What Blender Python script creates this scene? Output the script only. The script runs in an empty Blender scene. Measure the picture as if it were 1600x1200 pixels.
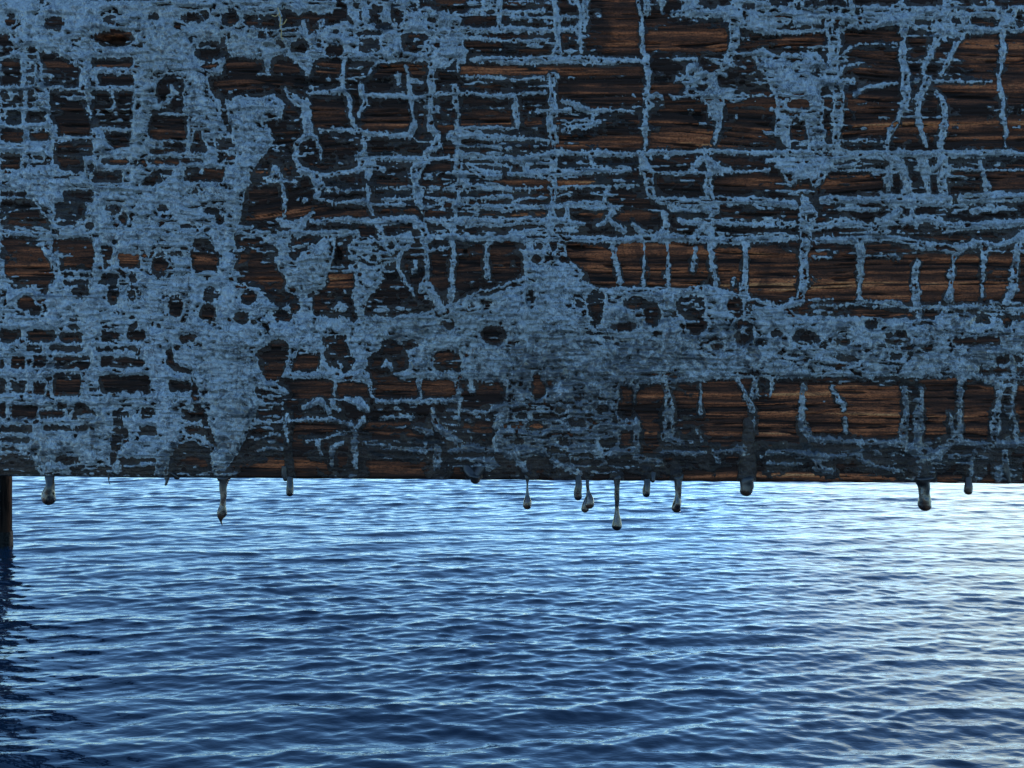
import bpy, math, random
import numpy as np
from mathutils import Vector

scene = bpy.context.scene
R = math.radians
# ------------------------------------------------------------------ camera
F_PX = 1200.0            # focal length in photo pixels (photo 1600 x 1200)
HORIZON = 570.0          # photo row of the horizon
CAM = Vector((0, 0, 1.6))
cd = bpy.data.cameras.new('camera')
cam = bpy.data.objects.new('camera', cd)
scene.collection.objects.link(cam)
cd.sensor_width = 36; cd.lens = 36 * F_PX / 1600
cd.clip_start = 0.02; cd.clip_end = 9000
cam.location = CAM
cam.rotation_euler = (R(90), 0, 0)
cd.shift_y = -(600 - HORIZON) / 1600      # level camera, frame shifted down a little
scene.camera = cam
# ------------------------------------------------------------------ light
SUN_EL, SUN_AZ = R(27), R(50)        # azimuth clockwise from +Y (the view direction)
w = bpy.data.worlds.new('World'); scene.world = w; w.use_nodes = True
nt = w.node_tree; nt.nodes.clear()
out = nt.nodes.new('ShaderNodeOutputWorld'); bg = nt.nodes.new('ShaderNodeBackground')
sky = nt.nodes.new('ShaderNodeTexSky'); sky.sky_type = 'NISHITA'; sky.sun_disc = False
sky.sun_elevation = SUN_EL; sky.sun_rotation = SUN_AZ
sky.altitude = 0; sky.air_density = 1.0; sky.dust_density = 0.1; sky.ozone_density = 3.0
bg.inputs['Strength'].default_value = 0.12
# thin bright cloud low on the right, where the water shows white sheen
tc = nt.nodes.new('ShaderNodeTexCoord')
def wn(t, **kw):
    x = nt.nodes.new(t)
    for k_, v_ in kw.items(): setattr(x, k_, v_)
    return x
dot = wn('ShaderNodeVectorMath', operation='DOT_PRODUCT'); nt.links.new(tc.outputs['Generated'], dot.inputs[0])
dot.inputs[1].default_value = (math.sin(R(32)) * math.cos(R(13)), math.cos(R(32)) * math.cos(R(13)), math.sin(R(13)))
mr = wn('ShaderNodeMapRange', interpolation_type='SMOOTHSTEP'); nt.links.new(dot.outputs['Value'], mr.inputs[0])
mr.inputs[1].default_value = .945; mr.inputs[2].default_value = 1.0
mpw = wn('ShaderNodeMapping'); mpw.inputs['Scale'].default_value = (1, 1, 3.5); nt.links.new(tc.outputs['Generated'], mpw.inputs[0])
nzw = wn('ShaderNodeTexNoise'); nzw.inputs['Scale'].default_value = 3.2; nzw.inputs['Detail'].default_value = 5; nt.links.new(mpw.outputs[0], nzw.inputs['Vector'])
mr2 = wn('ShaderNodeMapRange', interpolation_type='SMOOTHSTEP'); nt.links.new(nzw.outputs['Fac'], mr2.inputs[0])
mr2.inputs[1].default_value = .38; mr2.inputs[2].default_value = .62
mm = wn('ShaderNodeMath', operation='MULTIPLY'); nt.links.new(mr.outputs[0], mm.inputs[0]); nt.links.new(mr2.outputs[0], mm.inputs[1])
mxw = wn('ShaderNodeMix', data_type='RGBA'); nt.links.new(mm.outputs[0], mxw.inputs[0]); nt.links.new(sky.outputs[0], mxw.inputs[6])
mxw.inputs[7].default_value = (8.2, 7.5, 6.7, 1)
tint = wn('ShaderNodeMix', data_type='RGBA', blend_type='MULTIPLY'); tint.inputs[0].default_value = 1   # the photograph's cool white balance
nt.links.new(mxw.outputs[2], tint.inputs[6]); tint.inputs[7].default_value = (.76, 1.02, 1.18, 1)
nt.links.new(tint.outputs[2], bg.inputs['Color']); nt.links.new(bg.outputs[0], out.inputs[0])
sl = bpy.data.lights.new('sun', 'SUN'); sl.energy = 2.5; sl.angle = R(2.5); sl.color = (1, .93, .82)
so = bpy.data.objects.new('sun', sl); scene.collection.objects.link(so)
sdir = Vector((math.sin(SUN_AZ) * math.cos(SUN_EL), math.cos(SUN_AZ) * math.cos(SUN_EL), math.sin(SUN_EL)))
so.rotation_euler = sdir.to_track_quat('Z', 'Y').to_euler()
so.location = (3, 3, 6)
scene.view_settings.view_transform = 'Standard'; scene.view_settings.look = 'None'
scene.view_settings.exposure = 1.65; scene.view_settings.gamma = 1
scene.render.engine = 'CYCLES'
scene.cycles.sample_clamp_indirect = 4

# ------------------------------------------------------------------ helpers
def link(o, parent=None):
    scene.collection.objects.link(o)
    if parent: o.parent = parent
    return o
def tag(o, label=None, cat=None, group=None, kind=None):
    for k, v in (('label', label), ('category', cat), ('group', group), ('kind', kind)):
        if v: o[k] = v
    return o
def mesh_np(name, co, faces, mat, parent=None, attrs=None, smooth=True):
    """co (n,3), faces (m,4) int arrays (or list of such of different widths)"""
    me = bpy.data.meshes.new(name)
    fl = faces if isinstance(faces, list) else [faces]
    me.vertices.add(len(co)); me.vertices.foreach_set('co', np.ascontiguousarray(co, dtype=np.float32).ravel())
    loops = np.concatenate([f.ravel() for f in fl]); tot = np.concatenate([np.full(len(f), f.shape[1]) for f in fl])
    start = np.concatenate([[0], np.cumsum(tot)[:-1]])
    me.loops.add(len(loops)); me.loops.foreach_set('vertex_index', loops.astype(np.int32))
    me.polygons.add(len(tot)); me.polygons.foreach_set('loop_start', start.astype(np.int32))
    me.update(calc_edges=True); me.validate()
    for k, v in (attrs or {}).items():
        a = me.attributes.new(k, 'FLOAT', 'POINT'); a.data.foreach_set('value', v.astype(np.float32).ravel())
    if smooth: me.polygons.foreach_set('use_smooth', np.ones(len(tot), dtype=bool))
    me.materials.append(mat)
    return link(bpy.data.objects.new(name, me), parent)
def unproject(u, v, yplane):
    """photo pixel -> point on the vertical plane y = yplane"""
    dx = (u - 800) / F_PX; dz = -(v - HORIZON) / F_PX
    return dx * yplane, yplane + 0 * dx, CAM.z + dz * yplane

class N:
    """tiny node helper"""
    def __init__(s, name):
        s.m = bpy.data.materials.new(name); s.m.use_nodes = True; s.t = s.m.node_tree
        s.b = s.t.nodes['Principled BSDF']
    def n(s, typ, **kw):
        x = s.t.nodes.new(typ)
        for k, v in kw.items():
            if k in x.inputs: s.put(x.inputs[k], v)
            else: setattr(x, k, v)
        return x
    def put(s, sock, v):
        if isinstance(v, bpy.types.NodeSocket): s.t.links.new(v, sock)
        elif isinstance(v, (tuple, list)) and len(v) == 3 and sock.type == 'RGBA': sock.default_value = (*v, 1)
        else: sock.default_value = v
    def math(s, op, a, b=None, c=None, clamp=False):
        x = s.t.nodes.new('ShaderNodeMath'); x.operation = op; x.use_clamp = clamp
        for i, v in enumerate((a, b, c)):
            if v is not None: s.put(x.inputs[i], v)
        return x.outputs[0]
    def mix(s, f, a, b):
        x = s.t.nodes.new('ShaderNodeMix'); x.data_type = 'RGBA'
        s.put(x.inputs[0], f); s.put(x.inputs[6], a); s.put(x.inputs[7], b); return x.outputs[2]
    def ramp(s, v, lo, hi):
        x = s.t.nodes.new('ShaderNodeMapRange'); x.interpolation_type = 'SMOOTHSTEP'
        s.put(x.inputs[0], v); x.inputs[1].default_value = lo; x.inputs[2].default_value = hi; return x.outputs[0]
    def noise(s, scale, detail=4, rough=.6, stretch=(1, 1, 1), dist=0, seed=0):
        tc = s.t.nodes.new('ShaderNodeTexCoord'); mp = s.t.nodes.new('ShaderNodeMapping')
        mp.inputs['Scale'].default_value = stretch; mp.inputs['Location'].default_value = (seed * 3.1, seed * 1.7, seed)
        s.t.links.new(tc.outputs['Object'], mp.inputs[0])
        x = s.t.nodes.new('ShaderNodeTexNoise'); s.t.links.new(mp.outputs[0], x.inputs['Vector'])
        x.inputs['Scale'].default_value = scale; x.inputs['Detail'].default_value = detail
        x.inputs['Roughness'].default_value = rough; x.inputs['Distortion'].default_value = dist
        return x.outputs['Fac']
    def attr(s, name):
        x = s.t.nodes.new('ShaderNodeAttribute'); x.attribute_name = name; return x.outputs['Fac']
    def bump(s, h, strength, dist):
        x = s.t.nodes.new('ShaderNodeBump'); s.put(x.inputs['Height'], h)
        x.inputs['Strength'].default_value = strength; x.inputs['Distance'].default_value = dist; return x.outputs[0]
    def set(s, **kw):
        for k, v in kw.items(): s.put(s.b.inputs[k.replace('_', ' ')], v)
        return s.m

# ------------------------------------------------------------------ materials
def mat_water():
    k = N('water')
    a = k.noise(15, 3, .55, (0.33, 1, 1), .3); b = k.noise(30, 3, .6, (.5, 1, 1), .2, 3)
    h = k.math('ADD', k.math('MULTIPLY', a, 1.0), k.math('MULTIPLY', b, .25))
    return k.set(Base_Color=(0.0012, 0.0055, 0.014), Roughness=.02, IOR=1.38, Normal=k.bump(h, .35, .02))
def mat_wood():
    k = N('weathered_wood')
    g1 = k.noise(330, 4, .6, (.035, 1, 1), .1); g2 = k.noise(1100, 3, .7, (.07, 1, 1), .2, 5)
    big = k.noise(14, 3, .6, (.5, 1, 1.6), 0, 2)
    bare = k.attr('bare'); groove = k.attr('groove'); grain = k.attr('grain')
    black = (0.021, 0.0105, 0.0075); dark = (0.056, 0.0215, 0.012); brown = (0.125, 0.040, 0.018); orange = (0.38, 0.105, 0.038); tan = (.60, .23, .085)
    st = k.math('ADD', k.math('MULTIPLY_ADD', grain, 3.0, -1.6), k.math('MULTIPLY_ADD', g1, 2.6, -1.35))
    st = k.math('ADD', st, k.math('MULTIPLY_ADD', g2, 1.6, -.8))
    tone = k.math('ADD', k.math('MULTIPLY', bare, .9), k.math('MULTIPLY_ADD', big, 1.2, -.56))
    tone = k.math('ADD', k.math('MULTIPLY', tone, .95), k.math('MULTIPLY_ADD', st, .85, -.10))
    c = k.mix(k.ramp(tone, -.3, .02), black, dark)
    c = k.mix(k.ramp(tone, 0, .42), c, brown)
    c = k.mix(k.ramp(tone, .45, .95), c, orange)
    c = k.mix(k.ramp(tone, .95, 1.5), c, tan)
    c = k.mix(k.math('MULTIPLY', k.ramp(groove, .25, .75), .9), c, (0.005, 0.0045, 0.0045))
    fine = k.noise(1300, 4, .75, (.45, 1, 1), .6, 31); c = k.mix(k.math('MULTIPLY', k.ramp(fine, .56, .38), .75), c, (0.012, 0.0075, 0.006))
    rot = k.noise(70, 5, .7, (.35, 1, 1), 1.0, 33); c = k.mix(k.math('MULTIPLY', k.ramp(rot, .50, .62), .6), c, (0.026, 0.013, 0.009))
    h = k.math('ADD', k.math('MULTIPLY', g1, .8), k.math('MULTIPLY', g2, .5)); h = k.math('ADD', h, k.math('MULTIPLY', fine, .5))
    return k.set(Base_Color=c, Roughness=.85, Specular_IOR_Level=.12, Normal=k.bump(h, .8, .0015))
def mat_tar():
    k = N('old_tar')
    F = k.attr('crust'); crust_tone = k.attr('crust_tone'); crack = k.attr('crack')
    def ridged(x): return k.math('POWER', k.math('SUBTRACT', 1.0, k.math('ABSOLUTE', k.math('MULTIPLY_ADD', x, 2.6, -1.3))), 2.0)
    e1 = ridged(k.noise(260, 3, .6, (1, 1, .35), .4)); e2 = ridged(k.noise(300, 3, .6, (.3, 1, 1), .4, 4)); e3 = k.noise(700, 3, .7, (1, 1, 1), .3, 9)
    e = k.math('ADD', k.math('MULTIPLY_ADD', e1, 2.6, -1.6), k.math('MULTIPLY_ADD', e2, 2.0, -1.2))
    e = k.math('ADD', e, k.math('MULTIPLY_ADD', e3, 2.4, -1.2))
    Fe = k.math('ADD', F, k.math('MAXIMUM', e, -.7))
    crust = k.ramp(Fe, -.4, .6)
    rim = k.ramp(Fe, 4.5, .8)
    n1 = k.noise(110, 6, .7, (1, 1, .7), 1.2, 1); n2 = k.noise(45, 4, .6, (1, 1, 1), .5, 2); n3 = k.noise(380, 5, .75, (.8, 1, .6), 1.5, 7)
    vein = ridged(k.noise(170, 4, .65, (1, 1, .8), 1.6, 12))
    dark = k.mix(k.ramp(n2, .35, .7), (0.020, 0.0115, 0.0085), (0.056, 0.035, 0.025))
    # bloomed skin: mid blue grey, deeper pools, crinkles rubbed pale, dark pits
    flat = k.mix(k.ramp(n1, .38, .58), (0.075, 0.090, 0.115), (0.27, 0.30, 0.335))
    flat = k.mix(k.math('MULTIPLY', k.ramp(n2, .52, .66), .55), flat, (0.11, 0.145, 0.20))
    flat = k.mix(k.math('MULTIPLY', k.ramp(vein, .55, .95), .75), flat, (0.46, 0.50, 0.52))
    pale = k.mix(k.math('MULTIPLY', rim, .8), flat, (0.46, 0.50, 0.51))
    pit = k.ramp(k.math('ADD', n3, k.math('MULTIPLY', n1, .5)), .72, .60)
    pale = k.mix(k.math('MULTIPLY', pit, .6), pale, (0.035, 0.036, 0.042))
    # low tone values turn the tar plain grey
    ng = k.noise(110, 5, .65, (1, 1, .8), 1.0, 15)
    grey = k.mix(k.ramp(n1, .4, .6), (0.036, 0.034, 0.034), (0.088, 0.087, 0.088))
    bl = k.ramp(k.math('ADD', crust_tone, k.math('MULTIPLY_ADD', ng, 3.2, -1.6)), .30, .55)
    reg = k.noise(9, 3, .55, (1, 1, 1), .3, 21)
    tealgrey = k.mix(k.ramp(n1, .36, .6), (0.075, 0.074, 0.070), (0.27, 0.272, 0.25))
    tealgrey = k.mix(k.math('MULTIPLY', k.ramp(vein, .6, .95), .6), tealgrey, (0.40, 0.41, 0.385))
    wgt = k.math('MULTIPLY_ADD', k.math('SUBTRACT', 1.0, crust_tone), 1.3, k.math('MULTIPLY_ADD', reg, 4.0, -1.9), clamp=True)
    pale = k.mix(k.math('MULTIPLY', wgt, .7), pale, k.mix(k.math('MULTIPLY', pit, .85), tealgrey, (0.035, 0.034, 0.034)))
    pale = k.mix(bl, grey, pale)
    c = k.mix(crust, dark, pale)
    c = k.mix(k.math('MULTIPLY', crack, .85), c, (0.012, 0.012, 0.014))
    rough = k.math('MULTIPLY_ADD', n1, .45, .10)
    h = k.math('ADD', k.math('MULTIPLY', n1, .9), k.math('MULTIPLY', n3, .28)); h = k.math('ADD', h, k.math('MULTIPLY', vein, .45)); h = k.math('ADD', h, k.math('MULTIPLY', crust, .35))
    return k.set(Base_Color=c, Roughness=rough, Specular_IOR_Level=k.math('MULTIPLY_ADD', crust, .5, .22), Coat_Weight=k.math('MULTIPLY_ADD', crust, .6, .1), Coat_Roughness=.16, Normal=k.bump(h, 1.0, .0042))
def mat_drip():
    k = N('glossy_tar')
    n1 = k.noise(110, 4, .6, (1, 1, .5), .4); n2 = k.noise(500, 3, .6, (1, 1, 1), .6, 3)
    warm_sheen = k.math('MULTIPLY', k.ramp(n1, .44, .62), k.math('MULTIPLY_ADD', k.attr('tip'), .85, .15))  # warm tan sheen painted into the colour, strongest towards the tip
    c = k.mix(warm_sheen, (0.006, 0.0042, 0.0036), (0.060, 0.030, 0.016))
    return k.set(Base_Color=c, Roughness=k.math('MULTIPLY_ADD', k.attr('tip'), -.42, k.math('MULTIPLY_ADD', n1, .25, .42)), IOR=1.5, Normal=k.bump(k.math('ADD', n1, k.math('MULTIPLY', n2, .4)), .5, .0012), Coat_Weight=.15, Coat_IOR=1.5, Coat_Roughness=.06)
def mat_pile():
    k = N('wet_piling')
    n1 = k.noise(14, 5, .6, (1, 1, .12), .2); n2 = k.noise(60, 3, .6, (1, 1, .5), 0, 2)
    c = k.mix(k.ramp(n1, .40, .62), (0.0015, 0.0013, 0.0012), (0.016, 0.009, 0.006))
    return k.set(Base_Color=c, Roughness=.9, Specular_IOR_Level=.04, Normal=k.bump(k.math('ADD', n1, n2), .7, .01))
def mat_barnacle():
    k = N('barnacles')
    n1 = k.noise(70, 3, .6); c = k.mix(k.ramp(n1, .4, .65), (0.002, 0.002, 0.002), (0.013, 0.012, 0.010))
    return k.set(Base_Color=c, Specular_IOR_Level=.1, Roughness=.8, Normal=k.bump(n1, .8, .01))
def mat_bounce_shore():
    k = N('bounce_sand')
    n1 = k.noise(.7, 5, .6); n2 = k.noise(22, 4, .6, (1, 1, 1), 0, 2)
    c = k.mix(k.ramp(n1, .35, .65), (0.22, 0.14, 0.085), (0.30, 0.20, 0.125))
    return k.set(Base_Color=c, Roughness=.9, Normal=k.bump(n2, .5, .05))
M = {f.__name__[4:]: f() for f in (mat_water, mat_wood, mat_tar, mat_drip, mat_pile, mat_barnacle, mat_bounce_shore)}

# ------------------------------------------------------------------ numeric noise
def vnoise(X, Y, sx, sy, seed, octaves=1, gain=.5):
    """value noise in 0..1 at arrays X, Y with cell sizes sx, sy"""
    rs = np.random.RandomState(seed); tab = rs.rand(256, 256).astype(np.float32)
    out = 0; amp = 1; tot = 0
    for o in range(octaves):
        x = X / sx * 2 ** o + 37.3 * o; y = Y / sy * 2 ** o + 91.7 * o
        xi = np.floor(x).astype(np.int32); yi = np.floor(y).astype(np.int32)
        fx = (x - xi).astype(np.float32); fy = (y - yi).astype(np.float32)
        fx = fx * fx * (3 - 2 * fx); fy = fy * fy * (3 - 2 * fy)
        a = tab[yi & 255, xi & 255]; b = tab[yi & 255, (xi + 1) & 255]
        c = tab[(yi + 1) & 255, xi & 255]; d = tab[(yi + 1) & 255, (xi + 1) & 255]
        out = out + amp * ((a * (1 - fx) + b * fx) * (1 - fy) + (c * (1 - fx) + d * fx) * fy)
        tot += amp; amp *= gain
    return out / tot
def sstep(a, b, x):
    t = np.clip((x - a) / (b - a), 0, 1); return t * t * (3 - 2 * t)

# ------------------------------------------------------------------ water
def build_water():
    th = np.concatenate([np.radians(np.linspace(-50, 50, 1050)), np.radians(np.linspace(50, 310, 60))[1:-1]])
    rr = [0.0]
    r = 0.2
    while r < 2.4: rr.append(r); r += .2
    while r < 14: rr.append(r); r += max(.0105, .0024 * r)
    while r < 6000: rr.append(r); r *= 1.035
    rr = np.array(rr[1:])
    T, Rr = np.meshgrid(th, rr)
    X = Rr * np.sin(T); Y = Rr * np.cos(T)
    step = np.maximum(np.gradient(rr), rr * .0018)[:, None] * np.ones_like(T)
    rs = np.random.RandomState(11)
    Z = np.zeros_like(X); DX = np.zeros_like(X); DY = np.zeros_like(X)
    gust = vnoise(X + 500, Y + 500, 3.5, 1.6, 5, 2)
    n = 170
    for i in range(n):
        lam = .038 * (.62 / .038) ** ((i + rs.rand()) / n)
        ang = R(90 + 5 + rs.randn() * (12 if lam > .2 else 18))
        k = 2 * math.pi / lam; kx, ky = k * math.cos(ang), k * math.sin(ang)
        slope = .0165 * (1.3 if lam < .2 else .75)
        a = slope / k
        fade = sstep(2.2, 5, lam / step)
        if lam < .35: fade = fade * (.45 + 1.1 * gust)
        ph = kx * X + ky * Y + rs.rand() * 6.283
        Z += a * fade * np.cos(ph)
        s = np.sin(ph) * a * fade * .75
        DX -= s * kx / k; DY -= s * ky / k
    X = X + DX; Y = Y + DY
    nr, nc = X.shape
    co = np.stack([X, Y, Z], -1).reshape(-1, 3)
    idx = np.arange(nr * nc).reshape(nr, nc)
    nx = np.roll(idx, -1, axis=1)
    f = np.stack([idx[:-1], idx[1:], nx[1:], nx[:-1]], -1).reshape(-1, 4)
    f = f[:, ::-1].copy()
    # close the middle
    co = np.vstack([co, [[0, 0, 0]]]); c = len(co) - 1
    t3 = np.stack([idx[0], nx[0], np.full(nc, c)], -1)[:, ::-1].copy()
    o = mesh_np('water', co, [f, t3], M['water'])
    me = o.data
    if me.polygons[0].normal.z < 0: me.flip_normals()
    return tag(o, kind='structure')
build_water()

# unseen sunlit sand bank, added only to put warm reflections on the drips
def build_bounce_shore():
    xs = np.linspace(-16, -1, 60); ys = np.linspace(-4.0, -40, 40)
    X, Y = np.meshgrid(xs, ys)
    Z = -0.4 + np.minimum(-4.0 - Y, 9) * .24 + (vnoise(X + 99, Y + 99, 4, 3, 3, 3) - .5) * .8
    co = np.stack([X, Y, Z], -1).reshape(-1, 3); nr, nc = X.shape; idx = np.arange(nr * nc).reshape(nr, nc)
    f = np.stack([idx[:-1, :-1], idx[1:, :-1], idx[1:, 1:], idx[:-1, 1:]], -1).reshape(-1, 4)
    o = mesh_np('bounce_shore', co, f, M['bounce_shore']); tag(o, kind='structure')
    if o.data.polygons[0].normal.z < 0: o.data.flip_normals()
build_bounce_shore()

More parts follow.
